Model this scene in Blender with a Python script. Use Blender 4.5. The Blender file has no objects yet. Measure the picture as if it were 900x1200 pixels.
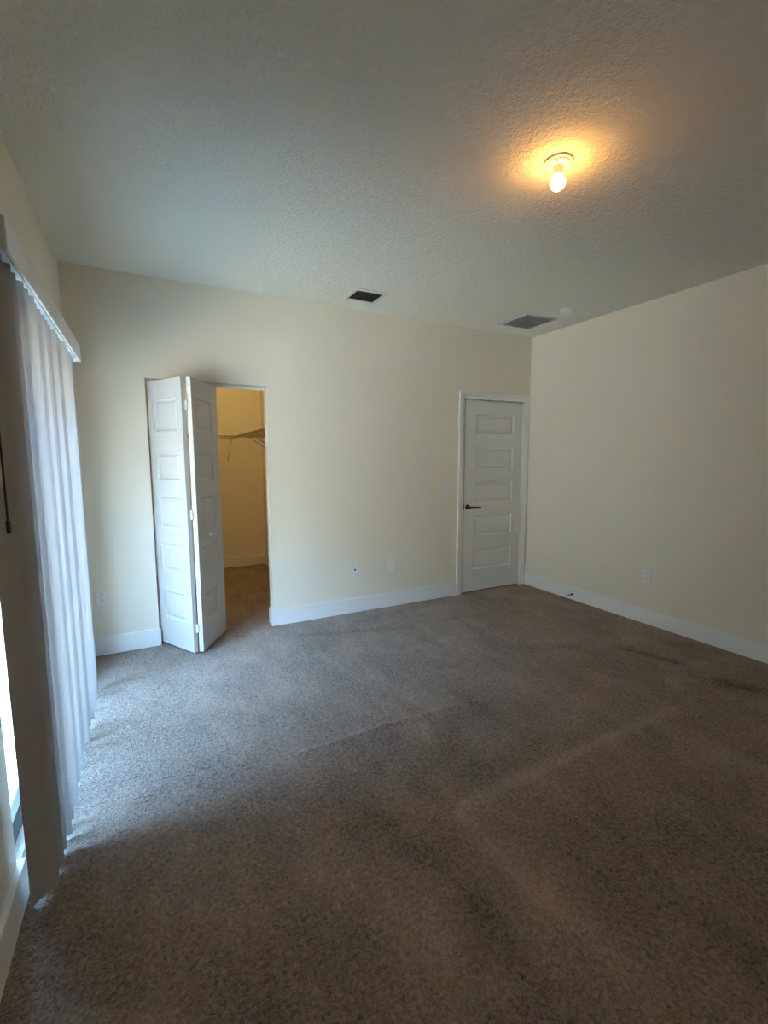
import bpy, bmesh, math, random
from mathutils import Vector, Matrix, noise as mnoise
random.seed(7)
C = bpy.context.scene.collection
S = bpy.context.scene
PI = math.pi

# ------------------------------------------------------------------ camera
F_PX, YAW, PITCH, ROLL = 535.36, 0.4788, 0.1159, -0.0023
CAM = Vector((0.4496, -3.8331, 1.4352))
fw = Vector((math.sin(YAW)*math.cos(PITCH), math.cos(YAW)*math.cos(PITCH), -math.sin(PITCH)))
r0 = Vector((math.cos(YAW), -math.sin(YAW), 0)); u0 = r0.cross(fw)
cr, sr = math.cos(ROLL), math.sin(ROLL)
rr = cr*r0 + sr*u0; uu = -sr*r0 + cr*u0
cd = bpy.data.cameras.new('camera')
cd.sensor_fit = 'HORIZONTAL'; cd.sensor_width = 36; cd.lens = 36*F_PX/900
cd.clip_start = 0.02
cam = bpy.data.objects.new('camera', cd); C.objects.link(cam)
cam.matrix_world = Matrix(((rr.x, uu.x, -fw.x, CAM.x), (rr.y, uu.y, -fw.y, CAM.y), (rr.z, uu.z, -fw.z, CAM.z), (0, 0, 0, 1)))
S.camera = cam

# ------------------------------------------------------------------ world (daylight) and exposure
SKY = 28.8
BULB_W = 56.0
CLOSET_W = 184.0
w = bpy.data.worlds.new('sky'); S.world = w; w.use_nodes = True
nt = w.node_tree; nt.nodes.clear()
tc = nt.nodes.new('ShaderNodeTexCoord'); sx = nt.nodes.new('ShaderNodeSeparateXYZ')
rp = nt.nodes.new('ShaderNodeValToRGB'); bg = nt.nodes.new('ShaderNodeBackground'); wo = nt.nodes.new('ShaderNodeOutputWorld')
els = rp.color_ramp.elements      # clear sky, deepest and brightest high up, screened by hazy surroundings near the horizon
els[0].position = 0.0; els[0].color = (0.13, 0.14, 0.14, 1)
els[1].position = 1.0; els[1].color = (0.21, 0.43, 0.75, 1)
e_ = els.new(0.34); e_.color = (0.17, 0.20, 0.22, 1)
e_ = els.new(0.52); e_.color = (0.285, 0.58, 1.0, 1)
nt.links.new(tc.outputs['Generated'], sx.inputs[0]); nt.links.new(sx.outputs['Z'], rp.inputs[0])
nt.links.new(rp.outputs[0], bg.inputs[0]); bg.inputs[1].default_value = SKY
nt.links.new(bg.outputs[0], wo.inputs[0])
# sun high over the far side of the house: it lights the ground outside the glass door, not the room
sl = bpy.data.lights.new('sun', 'SUN'); sl.energy = 980.0; sl.angle = 0.01; sl.color = (1.0, 0.84, 0.62)
so = bpy.data.objects.new('sun', sl); C.objects.link(so); so.location = (6, 0, 9)
so.rotation_euler = Vector((-0.5, 0.12, -0.86)).to_track_quat('-Z', 'Y').to_euler()
# sampling portal in the glass door opening (gives no light of its own, only guides the sky light)
pl = bpy.data.lights.new('sky_portal', 'AREA'); pl.shape = 'RECTANGLE'; pl.size = 2.05; pl.size_y = 1.56
pl.cycles.is_portal = True
po = bpy.data.objects.new('sky_portal', pl); C.objects.link(po)
po.location = (-0.19, -1.335, 1.01); po.rotation_euler = (0, -PI/2, 0)

S.view_settings.view_transform = 'Standard'; S.view_settings.look = 'None'
S.view_settings.exposure = 0.98; S.view_settings.gamma = 1.0
S.view_settings.use_curve_mapping = False
S.cycles.diffuse_bounces = 8; S.cycles.max_bounces = 14; S.cycles.transparent_max_bounces = 12

# ------------------------------------------------------------------ materials
def mat(name, col, rough=0.6, bump=None, spec=0.5, metal=0.0, var=None):
    """bump = (kind, scale, strength, distance); var = (scale, amount) slight colour mottling"""
    m = bpy.data.materials.new(name); m.use_nodes = True
    n = m.node_tree.nodes; l = m.node_tree.links
    b = n['Principled BSDF']
    b.inputs['Base Color'].default_value = (*col, 1); b.inputs['Roughness'].default_value = rough
    b.inputs['Specular IOR Level'].default_value = spec; b.inputs['Metallic'].default_value = metal
    tcn = n.new('ShaderNodeTexCoord')
    if var:
        nz = n.new('ShaderNodeTexNoise'); nz.inputs['Scale'].default_value = var[0]; nz.inputs['Detail'].default_value = 4
        l.new(tcn.outputs['Object'], nz.inputs['Vector'])
        cr_ = n.new('ShaderNodeValToRGB')
        a = var[1]
        cr_.color_ramp.elements[0].position = 0.3; cr_.color_ramp.elements[1].position = 0.7
        cr_.color_ramp.elements[0].color = (*[c*(1-a) for c in col], 1)
        cr_.color_ramp.elements[1].color = (*[min(1, c*(1+a)) for c in col], 1)
        l.new(nz.outputs['Fac'], cr_.inputs[0]); l.new(cr_.outputs[0], b.inputs['Base Color'])
    if bump:
        kind, sc, st, di = bump
        nz = n.new('ShaderNodeTexNoise'); nz.inputs['Scale'].default_value = sc
        nz.inputs['Detail'].default_value = 3; nz.inputs['Roughness'].default_value = 0.55
        l.new(tcn.outputs['Object'], nz.inputs['Vector'])
        src = nz.outputs['Fac']
        if kind == 'knock':
            nz.inputs['Distortion'].default_value = 0.8
            q = n.new('ShaderNodeValToRGB'); q.color_ramp.elements[0].position = 0.44; q.color_ramp.elements[1].position = 0.60
            l.new(src, q.inputs[0]); src = q.outputs[0]
        bp = n.new('ShaderNodeBump'); bp.inputs['Strength'].default_value = st; bp.inputs['Distance'].default_value = di
        l.new(src, bp.inputs['Height']); l.new(bp.outputs[0], b.inputs['Normal'])
    return m

M = {}
M['wall'] = mat('cream_wall_paint', (0.79, 0.74, 0.63), 0.75, ('peel', 90, 0.12, 0.002), 0.3, var=(1.5, 0.012))
M['closet_wall'] = mat('cream_closet_paint', (0.78, 0.735, 0.63), 0.75, ('peel', 90, 0.12, 0.002), 0.3)
M['ceiling'] = mat('knockdown_ceiling_paint', (0.80, 0.78, 0.70), 0.85, ('knock', 42, 0.55, 0.005), 0.2)
M['trim'] = mat('white_trim_paint', (0.83, 0.83, 0.82), 0.4, ('peel', 160, 0.03, 0.001))
M['door'] = mat('white_door_paint', (0.72, 0.715, 0.70), 0.42, ('peel', 220, 0.05, 0.001))
M['bifold'] = mat('darkened_white_door_paint', (0.60, 0.595, 0.58), 0.5, ('peel', 220, 0.05, 0.001))  # same door paint, darkened to hold down the strong light on the bifold
M['plastic'] = mat('white_plastic', (0.80, 0.80, 0.79), 0.35, None, var=(30, 0.01))
M['black'] = mat('black_hole', (0.012, 0.012, 0.013), 0.6, None, var=(30, 0.1))
M['bronze'] = mat('dark_bronze_metal', (0.045, 0.036, 0.03), 0.38, None, 0.5, 0.7, var=(60, 0.1))
M['frame'] = mat('dark_bronze_aluminium', (0.015, 0.015, 0.017), 0.4, None, 0.5, 0.3, var=(20, 0.1))
M['sill'] = mat('pale_aluminium', (0.70, 0.72, 0.74), 0.45, None, 0.5, 0.2, var=(20, 0.03))
M['vent_dark'] = mat('duct_shade_grille', (0.13, 0.13, 0.135), 0.6, None, var=(40, 0.2))  # louvers and backing coloured dark for the unlit duct behind them
M['vent_frame'] = mat('painted_vent_frame', (0.66, 0.64, 0.58), 0.5, None, var=(40, 0.02))
M['vent_grey'] = mat('grey_filter_grille', (0.47, 0.48, 0.49), 0.7, None, var=(80, 0.1))
M['chrome'] = mat('satin_nickel', (0.62, 0.60, 0.56), 0.3, None, 0.5, 0.9, var=(50, 0.05))
M['wire'] = mat('shaded_white_wire', (0.30, 0.27, 0.21), 0.45, None, var=(50, 0.04))  # white wire coating, darkened to show its front as unlit
M['porcelain'] = mat('white_porcelain', (0.82, 0.80, 0.74), 0.25, None, var=(40, 0.01))
M['patio'] = mat('pale_concrete', (0.44, 0.405, 0.34), 0.85, ('peel', 30, 0.3, 0.004), 0.3, var=(3, 0.08))

def emit(name, col, st):
    m = bpy.data.materials.new(name); m.use_nodes = True
    n = m.node_tree.nodes; l = m.node_tree.links; n.clear()
    e = n.new('ShaderNodeEmission'); e.inputs[0].default_value = (*col, 1); e.inputs[1].default_value = st
    o = n.new('ShaderNodeOutputMaterial'); l.new(e.outputs[0], o.inputs[0]); return m
M['bulb'] = emit('glowing_frosted_bulb', (1.0, 0.46, 0.11), BULB_W)
M['closet_bulb'] = emit('glowing_closet_bulb', (1.0, 0.68, 0.26), CLOSET_W)

def slat_material():
    m = bpy.data.materials.new('ivory_vinyl_slat'); m.use_nodes = True
    n = m.node_tree.nodes; l = m.node_tree.links; n.clear()
    nz = n.new('ShaderNodeTexNoise'); nz.inputs['Scale'].default_value = 8
    cr_ = n.new('ShaderNodeValToRGB')
    cr_.color_ramp.elements[0].color = (0.48, 0.47, 0.475, 1); cr_.color_ramp.elements[1].color = (0.53, 0.52, 0.52, 1)
    l.new(nz.outputs['Fac'], cr_.inputs[0])
    d = n.new('ShaderNodeBsdfPrincipled'); d.inputs['Roughness'].default_value = 0.5
    l.new(cr_.outputs[0], d.inputs['Base Color'])
    t = n.new('ShaderNodeBsdfTranslucent'); t.inputs[0].default_value = (0.8, 0.68, 0.55, 1)
    mx = n.new('ShaderNodeMixShader'); mx.inputs[0].default_value = 0.05
    o = n.new('ShaderNodeOutputMaterial')
    l.new(d.outputs[0], mx.inputs[1]); l.new(t.outputs[0], mx.inputs[2]); l.new(mx.outputs[0], o.inputs[0])
    return m
M['slat'] = slat_material()

def glass_material():
    m = bpy.data.materials.new('clear_glass'); m.use_nodes = True
    n = m.node_tree.nodes; l = m.node_tree.links; n.clear()
    t = n.new('ShaderNodeBsdfTransparent'); t.inputs[0].default_value = (0.95, 0.97, 0.96, 1)
    g = n.new('ShaderNodeBsdfGlossy'); g.inputs['Roughness'].default_value = 0.02
    f = n.new('ShaderNodeFresnel'); f.inputs[0].default_value = 1.45
    mx = n.new('ShaderNodeMixShader'); o = n.new('ShaderNodeOutputMaterial')
    ge = n.new('ShaderNodeNewGeometry'); fr = n.new('ShaderNodeMath'); fr.operation = 'SUBTRACT'; fr.inputs[0].default_value = 1.0
    mu = n.new('ShaderNodeMath'); mu.operation = 'MULTIPLY'      # the pane reflects at the face it is entered through only
    l.new(ge.outputs['Backfacing'], fr.inputs[1]); l.new(fr.outputs[0], mu.inputs[0]); l.new(f.outputs[0], mu.inputs[1])
    l.new(mu.outputs[0], mx.inputs[0]); l.new(t.outputs[0], mx.inputs[1]); l.new(g.outputs[0], mx.inputs[2]); l.new(mx.outputs[0], o.inputs[0])
    return m
M['glass'] = glass_material()

def carpet_material():
    m = bpy.data.materials.new('taupe_cut_pile_carpet'); m.use_nodes = True
    n = m.node_tree.nodes; l = m.node_tree.links
    b = n['Principled BSDF']; b.inputs['Roughness'].default_value = 0.95; b.inputs['Specular IOR Level'].default_value = 0.1
    b.inputs['Sheen Weight'].default_value = 0.15; b.inputs['Sheen Roughness'].default_value = 0.5
    tcn = n.new('ShaderNodeTexCoord')
    def nz(scale, detail=3, dist=0.0, rough=0.55, stretch=None):
        x = n.new('ShaderNodeTexNoise'); x.inputs['Scale'].default_value = scale; x.inputs['Detail'].default_value = detail
        x.inputs['Distortion'].default_value = dist; x.inputs['Roughness'].default_value = rough
        if stretch:
            mp = n.new('ShaderNodeMapping'); mp.inputs['Scale'].default_value = stretch; mp.inputs['Rotation'].default_value = (0, 0, 0.5)
            l.new(tcn.outputs['Object'], mp.inputs[0]); l.new(mp.outputs[0], x.inputs['Vector'])
        else:
            l.new(tcn.outputs['Object'], x.inputs['Vector'])
        return x.outputs['Fac']
    def math_(op, a, bb):
        x = n.new('ShaderNodeMath'); x.operation = op
        for i, v in enumerate((a, bb)):
            if isinstance(v, (int, float)): x.inputs[i].default_value = v
            else: l.new(v, x.inputs[i])
        return x.outputs[0]
    tuft = nz(75, 3, 0.9, 0.6)
    fine = nz(260, 2)
    lay = nz(2.2, 5, 0.6, 0.6)
    lay2 = nz(7, 4, 0.8, 0.6, (1.0, 0.35, 1))
    at = n.new('ShaderNodeAttribute'); at.attribute_name = 'pile_and_shade'
    # pile lean / wear value, plus ridge light and shade painted in
    v = math_('MULTIPLY', math_('SUBTRACT', lay, 0.5), 1.1)
    v = math_('ADD', v, math_('MULTIPLY', math_('SUBTRACT', lay2, 0.5), 0.7))
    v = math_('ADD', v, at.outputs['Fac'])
    v = math_('ADD', v, math_('MULTIPLY', math_('SUBTRACT', tuft, 0.5), 2.7))
    v = math_('ADD', v, math_('MULTIPLY', math_('SUBTRACT', fine, 0.5), 1.1))
    v = math_('ADD', math_('MULTIPLY', v, 0.62), 0.5)
    cr_ = n.new('ShaderNodeValToRGB')
    cr_.color_ramp.elements[0].position = 0.0; cr_.color_ramp.elements[0].color = (0.085, 0.065, 0.052, 1)
    cr_.color_ramp.elements[1].position = 1.0; cr_.color_ramp.elements[1].color = (0.57, 0.43, 0.345, 1)
    l.new(v, cr_.inputs[0]); l.new(cr_.outputs[0], b.inputs['Base Color'])
    h = math_('ADD', tuft, math_('MULTIPLY', fine, 0.45))
    bp = n.new('ShaderNodeBump'); bp.inputs['Strength'].default_value = 1.0; bp.inputs['Distance'].default_value = 0.014
    l.new(h, bp.inputs['Height']); l.new(bp.outputs[0], b.inputs['Normal'])
    return m
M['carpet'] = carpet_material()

# ------------------------------------------------------------------ helpers
def link(name, bm, m, parent=None, loc=(0, 0, 0), smooth=False):
    me = bpy.data.meshes.new(name)
    bmesh.ops.recalc_face_normals(bm, faces=bm.faces[:])
    if smooth:
        for f in bm.faces: f.smooth = True
        for e in bm.edges:
            if len(e.link_faces) == 2 and e.calc_face_angle(0) > 0.7: e.smooth = False
    bm.to_mesh(me); bm.free()
    o = bpy.data.objects.new(name, me); C.objects.link(o)
    mats = m if isinstance(m, (list, tuple)) else [m]
    for x in mats: me.materials.append(x)
    o.location = loc
    if parent: o.parent = parent
    return o
def tag(o, label=None, cat=None, group=None, kind=None):
    if label: o['label'] = label
    if cat: o['category'] = cat
    if group: o['group'] = group
    if kind: o['kind'] = kind
    return o
def empty(name, loc=(0, 0, 0), rz=0.0):
    o = bpy.data.objects.new(name, None); C.objects.link(o); o.location = loc; o.rotation_euler = (0, 0, rz)
    o.empty_display_size = 0.1
    return o
def dup(root, loc, rz=None):
    r = root.copy(); C.objects.link(r); r.location = loc
    if rz is not None: r.rotation_euler = (0, 0, rz)
    for ch in list(root.children):
        c = ch.copy(); C.objects.link(c); c.parent = r
        for g in ch.children:
            d = g.copy(); C.objects.link(d); d.parent = c
    return r
def box(bm, x0, x1, y0, y1, z0, z1, bev=0.0, seg=2):
    t = bmesh.new()
    bmesh.ops.create_cube(t, size=1)
    for v in t.verts:
        v.co = Vector(((x0+x1)/2 + v.co.x*(x1-x0), (y0+y1)/2 + v.co.y*(y1-y0), (z0+z1)/2 + v.co.z*(z1-z0)))
    if bev > 0: bmesh.ops.bevel(t, geom=t.edges[:], offset=bev, segments=seg, profile=0.6, affect='EDGES')
    merge(bm, t)
def merge(bm, t, mtx=None):
    if mtx is not None: bmesh.ops.transform(t, matrix=mtx, verts=t.verts[:])
    me = bpy.data.meshes.new('tmp'); t.to_mesh(me); t.free(); bm.from_mesh(me); bpy.data.meshes.remove(me)
def B(*a, **k):
    bm = bmesh.new(); box(bm, *a, **k); return bm
def rod(bm, a, b, r, n=8, r2=None):
    a = Vector(a); b = Vector(b); d = b-a
    t = bmesh.new()
    bmesh.ops.create_cone(t, cap_ends=True, segments=n, radius1=r, radius2=r if r2 is None else r2, depth=d.length)
    q = Vector((0, 0, 1)).rotation_difference(d.normalized()).to_matrix().to_4x4()
    merge(bm, t, Matrix.Translation((a+b)/2) @ q)
def lathe(bm, prof, n=32, mtx=None):
    t = bmesh.new(); rings = []
    for (r, z) in prof:
        if r < 1e-6: rings.append([t.verts.new((0, 0, z))])
        else: rings.append([t.verts.new((r*math.cos(2*PI*i/n), r*math.sin(2*PI*i/n), z)) for i in range(n)])
    for a, b in zip(rings, rings[1:]):
        for i in range(n):
            j = (i+1) % n
            if len(a) == 1 and len(b) == 1: continue
            if len(a) == 1: t.faces.new((a[0], b[i], b[j]))
            elif len(b) == 1: t.faces.new((a[i], a[j], b[0]))
            else: t.faces.new((a[i], a[j], b[j], b[i]))
    merge(bm, t, mtx)
def wall_mesh(us, zs, holes, t, bev=0.012):
    """slab in the u-z plane, front at v=0, back at v=t, rectangular holes (u0,u1,z0,z1) with rounded plaster corners"""
    bm = bmesh.new(); V = {}
    def vt(i, j, k):
        if (i, j, k) not in V: V[i, j, k] = bm.verts.new((us[i], t if k else 0.0, zs[j]))
        return V[i, j, k]
    def solid(i, j):
        if i < 0 or j < 0 or i >= len(us)-1 or j >= len(zs)-1: return False
        cu, cz = (us[i]+us[i+1])/2, (zs[j]+zs[j+1])/2
        return not any(h[0] < cu < h[1] and h[2] < cz < h[3] for h in holes)
    for i in range(len(us)-1):
        for j in range(len(zs)-1):
            if not solid(i, j): continue
            bm.faces.new([vt(i, j, 0), vt(i+1, j, 0), vt(i+1, j+1, 0), vt(i, j+1, 0)])
            bm.faces.new([vt(i, j, 1), vt(i, j+1, 1), vt(i+1, j+1, 1), vt(i+1, j, 1)])
            if not solid(i-1, j): bm.faces.new([vt(i, j, 0), vt(i, j+1, 0), vt(i, j+1, 1), vt(i, j, 1)])
            if not solid(i+1, j): bm.faces.new([vt(i+1, j, 0), vt(i+1, j, 1), vt(i+1, j+1, 1), vt(i+1, j+1, 0)])
            if not solid(i, j-1): bm.faces.new([vt(i, j, 0), vt(i, j, 1), vt(i+1, j, 1), vt(i+1, j, 0)])
            if not solid(i, j+1): bm.faces.new([vt(i, j+1, 0), vt(i+1, j+1, 0), vt(i+1, j+1, 1), vt(i, j+1, 1)])
    if bev:
        es = []
        for e in bm.edges:
            a, b = e.verts[0].co, e.verts[1].co
            if abs(a.y-b.y) > 1e-6 or len(e.link_faces) != 2: continue
            if e.calc_face_angle(0) < 1: continue
            mid = (a+b)/2
            for h in holes:
                on_u = (abs(mid.x-h[0]) < 1e-6 or abs(mid.x-h[1]) < 1e-6) and h[2]-1e-6 <= mid.z <= h[3]+1e-6
                on_z = abs(mid.z-h[3]) < 1e-6 and h[0]-1e-6 <= mid.x <= h[1]+1e-6
                if on_u or on_z: es.append(e); break
        if es: bmesh.ops.bevel(bm, geom=es, offset=bev, segments=4, profile=0.5, affect='EDGES')
    return bm
def struct(o, label=None, cat=None):
    return tag(o, label, cat, None, 'structure')

# ------------------------------------------------------------------ room shell
W, H = 4.259, 2.74
YF = -4.45            # wall behind the camera
XL = 0.006            # left wall face
CB, CX0, CX1 = 2.42, 0.10, 1.85   # closet back wall, closet sides
T = 0.11

# floor: one carpet, slightly buckled; wear lines and painted ridge light and shade carried in a mesh attribute
def seg_d(px, py, a, b):
    ax, ay = a; bx, by = b; dx, dy = bx-ax, by-ay
    t = max(0, min(1, ((px-ax)*dx+(py-ay)*dy)/(dx*dx+dy*dy)))
    return math.hypot(px-ax-t*dx, py-ay-t*dy), t
def unproject(px, py):
    d = fw + (px-450)/F_PX*rr - (py-600)/F_PX*uu
    t = -CAM.z/d.z
    return (CAM.x+t*d.x, CAM.y+t*d.y)
# carpet buckles and pile marks, with painted ridge light and shade, as they lie on the floor (plan coordinates in metres)
RIDGES = []
for (p0, p1, wd, h) in [((352, 884), (450, 852), .016, .016), ((450, 852), (560, 822), .015, .017),
                        ((690, 1090), (722, 1124), .014, .014), ((430, 935), (480, 912), .025, .009)]:
    RIDGES.append((unproject(*p0), unproject(*p1), wd, h))
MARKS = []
for (p0, p1, wd, v) in [((352, 882), (450, 850), .016, .45), ((450, 850), (560, 820), .016, .55), ((360, 893), (560, 831), .016, -.07), ((545, 942), (790, 830), .045, .30), ((540, 955), (640, 1050), .06, .28), ((640, 1050), (730, 1135), .06, .26),  # entries along the buckle paint its lit crest and shaded side
                        ((560, 905), (700, 850), .10, -.14), ((440, 960), (500, 1010), .08, -.22), ((560, 1060), (620, 1150), .07, -.30),
                        ((380, 1010), (520, 1120), .12, .14), ((730, 760), (790, 775), .06, -.40), ((850, 800), (900, 812), .09, -.40),
                        ((690, 1000), (860, 1120), .25, -.16), ((700, 800), (640, 905), .1, .10), ((800, 900), (900, 860), .12, .10),
                        ((270, 700), (312, 690), .10, -.25), ((350, 745), (480, 735), .05, -.2), ((480, 830), (560, 900), .07, -.12)]:
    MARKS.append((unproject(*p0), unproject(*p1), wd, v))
def build_floor():
    x0, x1, y0, y1, st = -0.03, W+0.02, YF, CB+0.02, 0.013
    nx = int((x1-x0)/st)+1; ny = int((y1-y0)/st)+1
    vs, fs, pile_and_shade = [], [], []
    for j in range(ny+1):
        y = y0 + (y1-y0)*j/ny
        for i in range(nx+1):
            x = x0 + (x1-x0)*i/nx
            z = 0.0; p = 0.0
            for a, b, wd, h in RIDGES:
                d, t = seg_d(x, y, a, b)
                if d < 4*wd: z += h*math.exp(-(d/wd)**2)
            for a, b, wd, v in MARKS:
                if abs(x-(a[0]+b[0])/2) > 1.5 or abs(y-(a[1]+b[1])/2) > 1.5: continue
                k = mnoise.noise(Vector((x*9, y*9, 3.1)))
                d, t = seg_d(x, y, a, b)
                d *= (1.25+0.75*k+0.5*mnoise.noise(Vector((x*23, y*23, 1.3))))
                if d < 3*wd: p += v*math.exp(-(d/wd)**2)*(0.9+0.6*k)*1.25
            z += 0.0025*mnoise.noise(Vector((x*3.1, y*3.1, 0.7)))
            vs.append((x, y, z)); pile_and_shade.append(p)
    for j in range(ny):
        for i in range(nx):
            a = j*(nx+1)+i; fs.append((a, a+1, a+nx+2, a+nx+1))
    me = bpy.data.meshes.new('floor'); me.from_pydata(vs, [], fs)
    at = me.attributes.new('pile_and_shade', 'FLOAT', 'POINT'); at.data.foreach_set('value', pile_and_shade)
    me.polygons.foreach_set('use_smooth', [True]*len(fs)); me.update()
    me.materials.append(M['carpet'])
    o = bpy.data.objects.new('floor', me); C.objects.link(o); struct(o)
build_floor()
struct(link('subfloor', B(-0.26, W+0.3, YF-0.2, CB+0.3, -0.16, -0.012), M['patio']))
struct(link('ceiling', B(-0.26, W+0.3, YF-0.2, CB+0.3, H, H+0.15), M['ceiling']))

# back wall with the closet opening and the entry door opening
CL0, CL1, CLT = 0.476, 1.360, 2.025
DR0, DR1, DRT = 3.352, 4.190, 2.066
us = sorted([XL-0.26, CL0, CL1, DR0, DR1, W+0.2]); zs = [0, CLT, DRT, H]
bm = wall_mesh(us, zs, [(CL0, CL1, -1, CLT), (DR0, DR1, -1, DRT)], T)
struct(link('wall_back', bm, M['wall'], smooth=True))
# left wall with the sliding glass door opening (front face at XL, thickness towards -x)
SD0, SD1, SDT = -2.09, -0.58, 1.985
ys = [YF-0.1, SD0, SD1, -0.0]
bm = wall_mesh(ys, [0, SDT, H], [(SD0, SD1, -1, SDT)], 0.2, 0.016)
for v in bm.verts:
    v.co = Vector((XL - v.co.y, v.co.x, v.co.z))
struct(link('wall_left', bm, M['wall'], smooth=True))
struct(link('wall_right', B(W, W+0.15, YF-0.1, 0.0, 0, H), M['wall']))
struct(link('wall_front', B(XL, W, YF-0.15, YF, 0, H), M['wall']))
struct(link('wall_closet_back', B(CX0-0.1, CX1+0.1, CB, CB+0.1, 0, H), M['closet_wall']))
struct(link('wall_closet_left', B(CX0-0.1, CX0, T, CB, 0, H), M['closet_wall']))
struct(link('wall_closet_right', B(CX1, CX1+0.1, T, CB, 0, H), M['closet_wall']))
bm = B(DR0-0.2, DR1+0.2, 0.9, 0.95, 0, H); box(bm, DR0-0.2, DR0-0.15, T, 0.9, 0, H); box(bm, DR1+0.15, DR1+0.2, T, 0.9, 0, H)
struct(link('wall_hall', bm, M['closet_wall']))

# baseboards: flat board with an eased top
BH, BT = 0.136, 0.015
def board(bm, x0, x1, y0, y1):
    box(bm, x0, x1, y0, y1, 0.0, BH, 0.004, 2)
bm = bmesh.new()
board(bm, XL, CL0, -BT, 0.0)
board(bm, CL1, DR0-0.058, -BT, 0.0)
board(bm, CL1-BT, CL1, -BT, T-0.005)
board(bm, CL0, CL0+0.010, -BT, 0.03)
struct(link('baseboard_back', bm, M['trim']))
bm = bmesh.new(); board(bm, W-BT, W, YF, 0.0)
struct(link('baseboard_right', bm, M['trim']))
bm = bmesh.new(); board(bm, XL, XL+BT+.008, YF, SD0); board(bm, XL-0.055, XL+BT+.008, SD0, SD0+0.013); board(bm, XL, XL+BT, SD1, -BT)
struct(link('baseboard_left', bm, M['trim']))
bm = bmesh.new(); board(bm, XL+BT, W-BT, YF, YF+BT)
struct(link('baseboard_front', bm, M['trim']))
bm = bmesh.new(); board(bm, CX0, CX1, CB-BT, CB); board(bm, CX1-BT, CX1, T, CB-BT); board(bm, CX0, CX0+BT, T, CB-BT)
struct(link('baseboard_closet', bm, M['trim']))

# ------------------------------------------------------------------ panel doors
def panel_slab(w_, h_, t_, px0, px1, rows, bevel=0.0015):
    """upright slab, x 0..w, front at y=0, back at y=t, five raised panels on the front and the back"""
    bm = bmesh.new()
    xs = [0, px0, px1, w_]; zz = [0] + [q for r in rows for q in r] + [h_]
    V = {}
    def vt(i, j, k):
        if (i, j, k) not in V: V[i, j, k] = bm.verts.new((xs[i], t_ if k else 0, zz[j]))
        return V[i, j, k]
    pan = []
    nz = len(zz)-1
    for i in range(3):
        for j in range(nz):
            f = bm.faces.new([vt(i, j, 0), vt(i+1, j, 0), vt(i+1, j+1, 0), vt(i, j+1, 0)])
            g = bm.faces.new([vt(i, j, 1), vt(i, j+1, 1), vt(i+1, j+1, 1), vt(i+1, j, 1)])
            if i == 1 and j % 2 == 1: pan += [f, g]
    for j in range(nz):
        bm.faces.new([vt(0, j, 0), vt(0, j+1, 0), vt(0, j+1, 1), vt(0, j, 1)])
        bm.faces.new([vt(3, j, 0), vt(3, j, 1), vt(3, j+1, 1), vt(3, j+1, 0)])
    for i in range(3):
        bm.faces.new([vt(i, 0, 0), vt(i, 0, 1), vt(i+1, 0, 1), vt(i+1, 0, 0)])
        bm.faces.new([vt(i, nz, 0), vt(i+1, nz, 0), vt(i+1, nz, 1), vt(i, nz, 1)])
    bmesh.ops.recalc_face_normals(bm, faces=bm.faces[:])
    for th, dp in ((0.003, -0.006), (0.009, -0.006), (0.007, 0.0), (0.018, 0.007)):
        bmesh.ops.inset_individual(bm, faces=pan, thickness=th, depth=dp, use_even_offset=True)
    return bm

def hinge_bm(h=0.09, r=0.007):
    bm = bmesh.new(); rod(bm, (0, 0, -h/2), (0, 0, h/2), r, 10)
    rod(bm, (0, 0, -h/2-0.006), (0, 0, -h/2), r*0.6, 8); rod(bm, (0, 0, h/2), (0, 0, h/2+0.006), r*0.6, 8)
    box(bm, -0.001, 0.010, 0.002, 0.0065, -h/2, h/2)
    return bm

# door_1: the closed entry door
d1 = empty('door_1', (3.380, 0.004, 0.012))
struct(d1, 'closed white five panel door with dark lever handle beside right wall', 'door')
DW, DH = 0.783, 2.022
slab = link('door_leaf', panel_slab(DW, DH, 0.035, 0.135, 0.662, [(0.236, 0.446), (0.600, 0.823), (0.978, 1.178), (1.324, 1.544), (1.680, 1.880)]), M['door'], d1)
bm = bmesh.new()
mt = Matrix.Rotation(PI/2, 4, 'X')
lathe(bm, [(0, 0), (0.0285, 0), (0.0285, 0.005), (0.025, 0.009), (0.012, 0.011), (0.011, 0.035), (0, 0.035)], 28, Matrix.Translation((0.052, 0, 0.915)) @ mt)
lv = bmesh.new(); rod(lv, (0.047, -0.045, 0.915), (0.110, -0.047, 0.915), 0.0085, 12, 0.008); rod(lv, (0.110, -0.047, 0.915), (0.195, -0.045, 0.911), 0.008, 12, 0.006)
rod(lv, (0.052, -0.030, 0.915), (0.052, -0.052, 0.915), 0.011, 16)
merge(bm, lv)
tag(link('door_handle', bm, M['bronze'], slab, smooth=True), 'dark bronze lever handle on round rose')
for z in (0.335, 1.085, 1.828):
    link('hinge', hinge_bm(0.10, 0.009), M['trim'], d1, (DW+0.006, -0.010, z), smooth=True)
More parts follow.
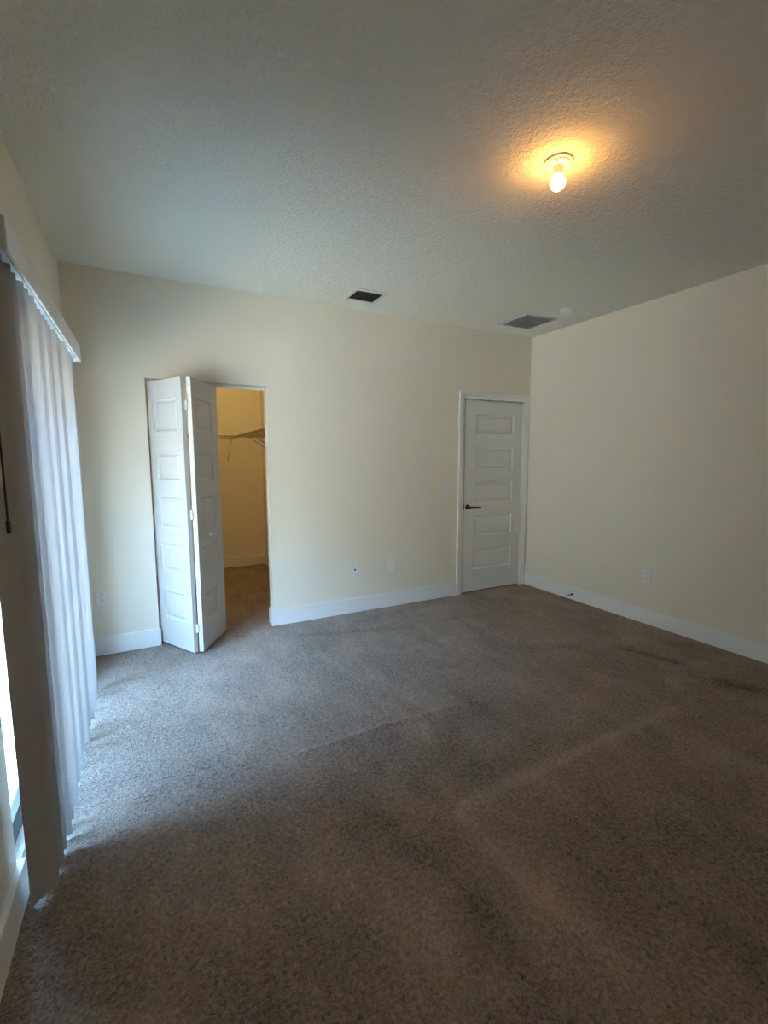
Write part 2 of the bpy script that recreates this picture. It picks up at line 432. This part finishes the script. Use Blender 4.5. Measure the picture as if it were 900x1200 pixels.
# jamb, stops and casing
bm = bmesh.new()
JX0, JX1 = DR0, DR1
box(bm, JX0, JX0+0.022, 0.0, T, 0, DRT, 0.001); box(bm, JX1-0.022, JX1, 0.0, T, 0, DRT, 0.001); box(bm, JX0, JX1, 0.0, T, DRT-0.018, DRT, 0.001)
box(bm, JX0+0.022, JX0+0.034, 0.045, 0.075, 0, DRT-0.018); box(bm, JX1-0.034, JX1-0.022, 0.045, 0.075, 0, DRT-0.018); box(bm, JX0+.022, JX1-.022, 0.045, 0.075, DRT-0.030, DRT-0.018)
jm = struct(link('trim_1', bm, M['trim']), 'white painted jamb around the closed panel door', 'door frame')
link('strike_plate', B(0.0, 0.004, -0.004, 0.026, -0.032, 0.032, bev=0.001), M['bronze'], jm, (DR0+0.0225, 0.0, 0.927))
bm = bmesh.new()
CO0, CO1, COT = 3.297, 4.243, 2.112
CI0, CI1, CIT = DR0+0.006, DR1-0.006, DRT-0.006
prof = [(0.0, 0.0), (0.0, -0.016), (0.10, -0.018), (0.62, -0.0145), (0.80, -0.009), (1.0, -0.008), (1.0, 0.0)]   # 0 = outer edge, 1 = inner edge
path = []
for t_, y_ in prof:
    a = CO0+(CI0-CO0)*t_; b = CO1+(CI1-CO1)*t_; c = COT+(CIT-COT)*t_
    path.append([bm.verts.new((a, y_, 0)), bm.verts.new((a, y_, c)), bm.verts.new((b, y_, c)), bm.verts.new((b, y_, 0))])
for q, r_ in zip(path, path[1:]):
    for k in range(3): bm.faces.new((q[k], q[k+1], r_[k+1], r_[k]))
for k in (0, 3): bm.faces.new([q[k] for q in path])
struct(link('trim_2', bm, M['trim']), 'white casing around the closed panel door', 'door casing')

# door_2: folded bifold closet door
ROWS = [(0.208, 0.424), (0.576, 0.790), (0.902, 1.138), (1.265, 1.465), (1.615, 1.845)]
LW, LH, LT = 0.432, 1.98, 0.032
d2 = empty('door_2', (0, 0, 0))
struct(d2, 'white bifold closet door folded open into the room', 'door')
A = Vector((0.693, -0.333)); B1 = Vector((0.479, 0.047)); A2 = Vector((0.757, -0.338)); B2 = Vector((0.973, 0.034))
# leaf 1: outer face runs pivot -> fold; local x along the face, local +y into the leaf
dv = (A-B1).normalized()
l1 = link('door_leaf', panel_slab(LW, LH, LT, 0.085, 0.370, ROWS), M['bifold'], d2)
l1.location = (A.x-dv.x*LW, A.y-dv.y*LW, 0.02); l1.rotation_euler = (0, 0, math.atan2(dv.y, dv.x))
dv2 = (B2-A2).normalized()
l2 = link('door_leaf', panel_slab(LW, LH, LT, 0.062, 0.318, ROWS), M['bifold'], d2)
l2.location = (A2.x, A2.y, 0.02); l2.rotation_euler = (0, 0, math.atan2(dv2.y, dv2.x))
bm = bmesh.new()
lathe(bm, [(0, 0), (0.011, 0), (0.009, 0.010), (0.015, 0.018), (0.0165, 0.024), (0.013, 0.030), (0, 0.032)], 24, Matrix.Translation((0.185, 0, 0.845)) @ mt)
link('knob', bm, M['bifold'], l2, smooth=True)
for z in (0.18, 1.02, 1.79):
    bm = bmesh.new(); rod(bm, (0, 0, -0.03), (0, 0, 0.03), 0.005, 10)
    box(bm, -0.014, 0.014, 0.0, 0.003, -0.032, 0.032)
    link('hinge', bm, M['trim'], d2, (0.7255, -0.330, z+0.02), smooth=True)
# head track with its pivot hardware
bm = bmesh.new()
box(bm, CL0+0.004, CL1-0.004, 0.040, 0.044, CLT-0.024, CLT-0.001); box(bm, CL0+0.004, CL1-0.004, 0.066, 0.070, CLT-0.024, CLT-0.001)
box(bm, CL0+0.004, CL1-0.004, 0.040, 0.070, CLT-0.004, CLT-0.001)
link('head_track', bm, M['trim'], d2)
for p_, lf in ((B1+Vector((0.03, 0.02)), 0), (B2+Vector((-0.03, 0.015)), 1)):
    bm = bmesh.new(); rod(bm, (0, 0, 1.995), (0, 0, CLT-0.006), 0.005, 10)
    link('pivot_pin', bm, M['chrome'], d2, (p_.x, 0.055, 0))

# door_3: sliding glass door behind the blinds
d3 = empty('door_3', (0, 0, 0))
struct(d3, 'dark framed sliding glass door behind the vertical blinds', 'door')
FX0, FX1 = XL-0.19, XL-0.062
bm = bmesh.new()
box(bm, FX0, FX1, SD0+0.002, SD0+0.045, 0.0, SDT-0.002, 0.002); box(bm, FX0, FX1, SD1-0.045, SD1-0.002, 0.0, SDT-0.002, 0.002)
box(bm, FX0, FX1, SD0+0.045, SD1-0.045, SDT-0.047, SDT-0.002, 0.002)
link('door_frame', bm, M['frame'], d3)
bm = bmesh.new(); box(bm, FX0, FX1+0.030, SD0+0.014, SD1-0.002, -0.010, 0.008, 0.002)
link('door_sill', bm, M['sill'], d3)
midy = (SD0+SD1)/2
for (a, b, fx) in ((SD0+0.046, midy+0.04, FX1-0.034), (midy-0.04, SD1-0.046, FX1-0.080)):
    bm = bmesh.new(); z0, z1 = 0.010, SDT-0.050
    box(bm, fx, fx+0.032, a, a+0.055, z0, z1, 0.002); box(bm, fx, fx+0.032, b-0.055, b, z0, z1, 0.002)
    box(bm, fx, fx+0.032, a+0.055, b-0.055, z0, z0+0.09, 0.002); box(bm, fx, fx+0.032, a+0.055, b-0.055, z1-0.055, z1, 0.002)
    pn = link('sliding_panel', bm, M['frame'], d3)
    link('glass_pane', B(fx+0.013, fx+0.019, a+0.050, b-0.050, z0+0.085, z1-0.050), M['glass'], pn)
struct(link('ground', B(-9, -0.20, -9, 7, -0.25, -0.03), M['patio']))

# ------------------------------------------------------------------ vertical blinds
vb = empty('vertical_blinds', (0.083, -1.37, 0))
tag(vb, 'white vertical blinds with slats turned open over the sliding glass door', 'blinds')
VX, VY = vb.location.x, vb.location.y
Y0, Y1 = -2.172, -0.53
bm = bmesh.new()   # valance: front board with a small return at each end, rounded edges
box(bm, 0.136-VX, 0.145-VX, Y0-VY, Y1-VY, 2.008, 2.100, 0.003)
box(bm, 0.012-VX, 0.136-VX, Y0-VY, Y0+0.009-VY, 2.008, 2.100, 0.003)
box(bm, 0.012-VX, 0.136-VX, Y1-0.009-VY, Y1-VY, 2.008, 2.100, 0.003)
box(bm, 0.012-VX, 0.138-VX, Y0-VY, Y1-VY, 2.094, 2.099)
link('valance', bm, M['plastic'], vb)
bm = bmesh.new(); box(bm, 0.044-VX, 0.122-VX, Y0+0.02-VY, Y1-0.02-VY, 2.028, 2.068, 0.004)
for k in (-0.7, -0.1, 0.5): box(bm, 0.012-VX, 0.07-VX, k-0.015, k+0.015, 2.066, 2.080)
link('headrail', bm, M['sill'], vb)
NS = 20; SW, CROWN = 0.091, 0.0045
def slat_mesh(z0, z1):
    bm = bmesh.new(); n = 10; zsn = 2; rows = []
    for side in (0, 1):
        off = 0.0011*side
        for z in (z0, z1):
            rows.append([bm.verts.new(((i/n-0.5)*SW, CROWN*(1-(2*i/n-1)**2)+off, z)) for i in range(n+1)])
    a, b, c, d = rows
    for i in range(n):
        bm.faces.new((a[i], a[i+1], b[i+1], b[i])); bm.faces.new((c[i], d[i], d[i+1], c[i+1]))
        bm.faces.new((a[i], c[i], c[i+1], a[i+1])); bm.faces.new((b[i], b[i+1], d[i+1], d[i]))
    bm.faces.new((a[0], b[0], d[0], c[0])); bm.faces.new((a[n], c[n], d[n], b[n]))
    return bm
first = None
for k in range(NS):
    y = -2.131 + k*(1.508/(NS-1))
    ang = math.radians(43 + (0 if k == 0 else random.choice((-13, -7, -3, 0, 4, 9, 14))))
    if first is None:
        s = first = link('slat', slat_mesh(0.018, 2.022), M['slat'], vb, smooth=True)
        bm = bmesh.new(); rod(bm, (0, 0.004, 2.018), (0, 0.004, 2.03), 0.003, 8); box(bm, -0.012, 0.012, 0.001, 0.008, 1.992, 2.024, 0.001)
        hk = link('slat_hanger', bm, M['plastic'], s)
    else:
        s = first.copy(); C.objects.link(s); s.parent = vb
        h2 = hk.copy(); C.objects.link(h2); h2.parent = s
    s.location = (random.uniform(-0.003, 0.003) if k else 0, y-VY, 0); s.rotation_euler = (0, 0, ang)
bm = bmesh.new(); rod(bm, (0.092-VX, -2.190-VY, 1.255), (0.092-VX, -2.190-VY, 1.98), 0.003, 6); rod(bm, (0.092-VX, -2.190-VY, 1.225), (0.092-VX, -2.190-VY, 1.262), 0.0055, 10)
rod(bm, (0.092-VX, -2.190-VY, 1.98), (0.092-VX, -2.155-VY, 2.032), 0.0025, 6)
tag(link('tilt_wand', bm, M['bronze'], vb, smooth=True), 'thin dark tilt wand hanging beside the first slat')

# ------------------------------------------------------------------ ceiling lamp holders
def lampholder(loc, bulb_mat, label):
    root = empty('ceiling_lampholder', loc)
    tag(root, label, 'ceiling lamp')
    bm = bmesh.new()
    lathe(bm, [(0, 0), (0.060, 0), (0.062, -0.004), (0.060, -0.009), (0.052, -0.012), (0.050, -0.016), (0.040, -0.020), (0.030, -0.022), (0, -0.022)], 40)
    base = link('base', bm, M['porcelain'], root, smooth=True)
    for a in (0.6, 0.6+PI):
        bm = bmesh.new(); rod(bm, (0.044*math.cos(a), 0.044*math.sin(a), -0.014), (0.044*math.cos(a), 0.044*math.sin(a), -0.0215), 0.0045, 10)
        link('screw', bm, M['bronze'], base)
    bm = bmesh.new()
    lathe(bm, [(0.024, -0.020), (0.024, -0.026), (0.021, -0.030), (0.021, -0.044), (0.022, -0.050), (0.0215, -0.055), (0.016, -0.055), (0.016, -0.025), (0, -0.025)], 28)
    link('socket', bm, M['porcelain'], root, smooth=True)
    bm = bmesh.new(); R_ = 0.032; zc = -0.088; pr = [(0.0, -0.046), (0.0135, -0.046), (0.014, -0.056)]
    for i in range(2, 17):
        a = PI*i/17
        pr.append((max(R_*math.sin(a), 0.014 if i < 3 else 0), zc+R_*math.cos(a)))
    pr.append((0, zc-R_))
    bl = link('bulb', bm if not lathe(bm, pr, 28) else bm, bulb_mat, root, smooth=True)
    tag(bl, 'glowing round bulb')
    return root
lampholder((2.145, -2.25, H), M['bulb'], 'bare glowing bulb in a round white lampholder on the bedroom ceiling')
lampholder((1.22, 1.15, H), M['closet_bulb'], 'bare bulb lampholder on the closet ceiling behind the bifold door')

# ------------------------------------------------------------------ ceiling vents, smoke alarm
def vent(name, loc, wx, wy, ix, iy, nl, lm, label, cat, fm):
    root = empty(name, loc); tag(root, label, cat)
    bm = bmesh.new(); z0, z1 = -0.010, 0.0
    hx, hy, jx, jy = wx/2, wy/2, ix/2, iy/2
    # stepped frame ring
    rings = [(hx, hy, 0.0), (hx, hy, -0.003), (hx-0.006, hy-0.006, -0.008), (jx+0.004, jy+0.004, -0.010), (jx, jy, -0.008), (jx, jy, 0.0)]
    vs = [[bm.verts.new((sx_*a, sy_*b, z)) for sx_, sy_ in ((-1, -1), (1, -1), (1, 1), (-1, 1))] for a, b, z in rings]
    for a, b in zip(vs, vs[1:]):
        for k in range(4): bm.faces.new((a[k], a[(k+1) % 4], b[(k+1) % 4], b[k]))
    link('vent_frame', bm, fm, root)
    bm = bmesh.new()
    for k in range(nl):
        y = -jy + iy*(k+0.5)/nl
        t = bmesh.new(); bmesh.ops.create_cube(t, size=1)
        merge(bm, t, Matrix.Translation((0, y, -0.0052)) @ Matrix.Rotation(0.5 if lm is M['vent_dark'] else 0.2, 4, 'X') @ Matrix.Diagonal((ix, iy/nl*0.85, 0.0012, 1)))
    link('louvers', bm, lm, root)
    link('backing', B(-jx, jx, -jy, jy, -0.0012, 0.0), M['vent_dark'] if lm is M['vent_dark'] else lm, root)
    return root
vent('air_supply_vent', (2.095, -0.345, H), 0.282, 0.268, 0.222, 0.196, 9, M['vent_dark'],
     'small dark louvered air vent with pale frame on ceiling above back wall', 'vent', M['vent_frame'])
vent('return_air_grille', (3.782, -0.420, H), 0.395, 0.392, 0.350, 0.348, 26, M['vent_grey'],
     'wide square grey return air grille on ceiling in the far right corner', 'vent', M['vent_frame'])
sd = empty('smoke_detector', (3.832, -0.845, H)); tag(sd, 'round white smoke detector on ceiling beside the grey return grille', 'smoke detector')
bm = bmesh.new(); lathe(bm, [(0, 0), (0.070, 0), (0.070, -0.010), (0.066, -0.012), (0, -0.012)], 40); link('mounting_base', bm, M['plastic'], sd, smooth=True)
bm = bmesh.new(); lathe(bm, [(0, -0.012), (0.064, -0.012), (0.063, -0.026), (0.052, -0.038), (0.040, -0.041), (0.038, -0.038), (0.020, -0.038), (0.018, -0.043), (0, -0.043)], 40); link('cover', bm, M['plastic'], sd, smooth=True)

# ------------------------------------------------------------------ outlets and switch (built facing -y, then turned)
def plate(bm, w_, h_): box(bm, -w_/2, w_/2, -0.0055, 0.0, -h_/2, h_/2, 0.0022, 2)
def screws(parent, w_=0.0, zs_=(0.048, -0.048), xs_=(0,)):
    for x in xs_:
        for z in zs_:
            bm = bmesh.new(); lathe(bm, [(0, 0), (0.0032, 0), (0.0025, 0.0012), (0, 0.0014)], 12, Matrix.Translation((x, -0.0053, z)) @ mt)
            link('screw', bm, M['plastic'], parent)
def duplex(name, loc, rz, label):
    root = empty(name, loc, rz); tag(root, label, 'outlet')
    bm = bmesh.new(); plate(bm, 0.074, 0.118); p = link('cover_plate', bm, M['plastic'], root)
    screws(p, zs_=(0.0,))
    for z in (0.0235, -0.0235):
        bm = bmesh.new(); box(bm, -0.0165, 0.0165, -0.0075, -0.004, z-0.0145, z+0.0145, 0.003, 3)
        r = link('receptacle', bm, M['plastic'], root)
        bm = bmesh.new(); box(bm, -0.0075, -0.0055, -0.0079, -0.007, z-0.002, z+0.007); box(bm, 0.0055, 0.0075, -0.0079, -0.007, z-0.002, z+0.006)
        rod(bm, (0, -0.0079, z-0.0075), (0, -0.007, z-0.0075), 0.0026, 10)
        link('slot', bm, M['black'], r)
    return root
o1 = duplex('wall_outlet', (0.115, 0, 0.436), 0, 'white duplex outlet low on back wall between the blinds and the bifold door')
o2 = duplex('wall_outlet', (W, -1.450, 0.421), PI/2, 'white duplex outlet low on the right wall')
# right wall faces -x: the plate's front (-y) must look to -x
o2.rotation_euler = (0, 0, -PI/2)
root = empty('coax_outlet', (2.130, 0, 0.408)); tag(root, 'white wall plate with round black jack, nearer the closet opening', 'outlet')
bm = bmesh.new(); plate(bm, 0.072, 0.118); p = link('cover_plate', bm, M['plastic'], root); screws(p)
bm = bmesh.new(); box(bm, -0.0165, 0.0165, -0.0075, -0.004, -0.033, 0.033, 0.001); ins = link('insert', bm, M['plastic'], root)
bm = bmesh.new(); rod(bm, (0, -0.016, 0), (0, -0.006, 0), 0.006, 12); rod(bm, (0, -0.009, 0), (0, -0.0065, 0), 0.0095, 6); link('jack', bm, M['bronze'], ins)
root = empty('wall_outlet', (2.513, 0, 0.414)); tag(root, 'white rectangular outlet right of the plate with the black jack', 'outlet')
bm = bmesh.new(); plate(bm, 0.076, 0.120); p = link('cover_plate', bm, M['plastic'], root); screws(p)
bm = bmesh.new(); box(bm, -0.0165, 0.0165, -0.0072, -0.004, -0.033, 0.033, 0.001); ins = link('receptacle', bm, M['plastic'], root)
for z in (0.018, -0.018):
    bm = bmesh.new(); box(bm, -0.0075, -0.0058, -0.0076, -0.007, z-0.002, z+0.006); box(bm, 0.0058, 0.0075, -0.0076, -0.007, z-0.002, z+0.005); rod(bm, (0, -0.0076, z-0.007), (0, -0.007, z-0.007), 0.0022, 10)
    link('slot', bm, M['vent_grey'], ins)
root = empty('light_switch', (3.146, 0, 1.129)); tag(root, 'white double rocker light switch on back wall left of the closed door', 'light switch')
bm = bmesh.new(); plate(bm, 0.117, 0.118); p = link('cover_plate', bm, M['plastic'], root); screws(p, xs_=(-0.023, 0.023))
for x in (-0.023, 0.023):
    bm = bmesh.new(); box(bm, -0.0165, 0.0165, -0.0072, -0.004, -0.033, 0.033, 0.001)
    t = bmesh.new(); bmesh.ops.create_cube(t, size=1); merge(bm, t, Matrix.Translation((0, -0.0075, 0)) @ Matrix.Rotation(0.09 if x < 0 else -0.09, 4, 'X') @ Matrix.Diagonal((0.029, 0.004, 0.060, 1)))
    link('rocker', bm, M['plastic'], root, (x, 0, 0))
# door stop on the right baseboard
ds = empty('door_stop', (W-BT, -0.690, 0.056)); tag(ds, 'small dark door stop on the right baseboard near the closed door', 'door stop')
bm = bmesh.new(); lathe(bm, [(0, 0), (0.0125, 0), (0.0125, 0.004), (0.009, 0.010), (0.007, 0.014), (0, 0.014)], 20, Matrix.Rotation(-PI/2, 4, 'Y')); link('mounting_base', bm, M['bronze'], ds, smooth=True)
bm = bmesh.new()
for k in range(9): lathe(bm, [(0.0035, 0.0), (0.0052, 0.0022), (0.0035, 0.0044)], 14, Matrix.Translation((-0.012-0.0044*k, 0, 0)) @ Matrix.Rotation(-PI/2, 4, 'Y'))
rod(bm, (-0.010, 0, 0), (-0.052, 0, 0), 0.0034, 10); link('spring', bm, M['bronze'], ds, smooth=True)
bm = bmesh.new(); rod(bm, (-0.051, 0, 0), (-0.062, 0, 0), 0.0060, 14, 0.0048); link('tip', bm, M['black'], ds, smooth=True)

# ------------------------------------------------------------------ closet wire shelves
SZ = 1.716; FY = 2.02; FXR = 1.44
def wire_shelf(name, label, ax, lo, hi, back, front, braces):
    """ax='x': runs along x, back/front are y values; ax='y': runs along y, back/front are x values"""
    root = empty(name, (0, 0, 0)); tag(root, label, 'shelf', None)
    P = (lambda a, b, z: (a, b, z)) if ax == 'x' else (lambda a, b, z: (b, a, z))
    bm = bmesh.new(); n = int((hi-lo)/0.05)
    for k in range(n+1):
        a = lo+(hi-lo)*k/n
        rod(bm, P(a, back, SZ+0.003), P(a, front, SZ+0.003), 0.0016, 5)
        rod(bm, P(a, front, SZ+0.003), P(a, front, SZ-0.028), 0.0016, 5)
    for f in (0.02, 0.36, 0.70):
        b = back+(front-back)*f; rod(bm, P(lo, b, SZ), P(hi, b, SZ), 0.0028, 6)
    link('wire_deck', bm, M['wire'], root)
    bm = bmesh.new(); rod(bm, P(lo, front, SZ), P(hi, front, SZ), 0.005, 8); rod(bm, P(lo, front, SZ-0.028), P(hi, front, SZ-0.028), 0.0042, 8)
    link('front_lip', bm, M['wire'], root)
    for a in braces:
        bm = bmesh.new(); sgn = 1 if back > front else -1
        rod(bm, P(a, front+0.004*sgn, SZ-0.02), P(a, back-0.006*sgn, SZ-0.285), 0.005, 8)
        rod(bm, P(a, back-0.006*sgn, SZ-0.270), P(a, back-0.006*sgn, SZ-0.315), 0.006, 8)
        link('brace', bm, M['wire'], root)
    return root
wire_shelf('wire_shelf', 'white wire closet shelf running along the closet back wall', 'x', CX0+0.01, FXR-0.01, CB-0.004, FY, (0.45, 1.405))
wire_shelf('wire_shelf', 'white wire closet shelf running along the closet right wall toward the opening', 'y', 0.25, CB-0.02, CX1-0.004, FXR, (0.60, 1.08, 1.37))
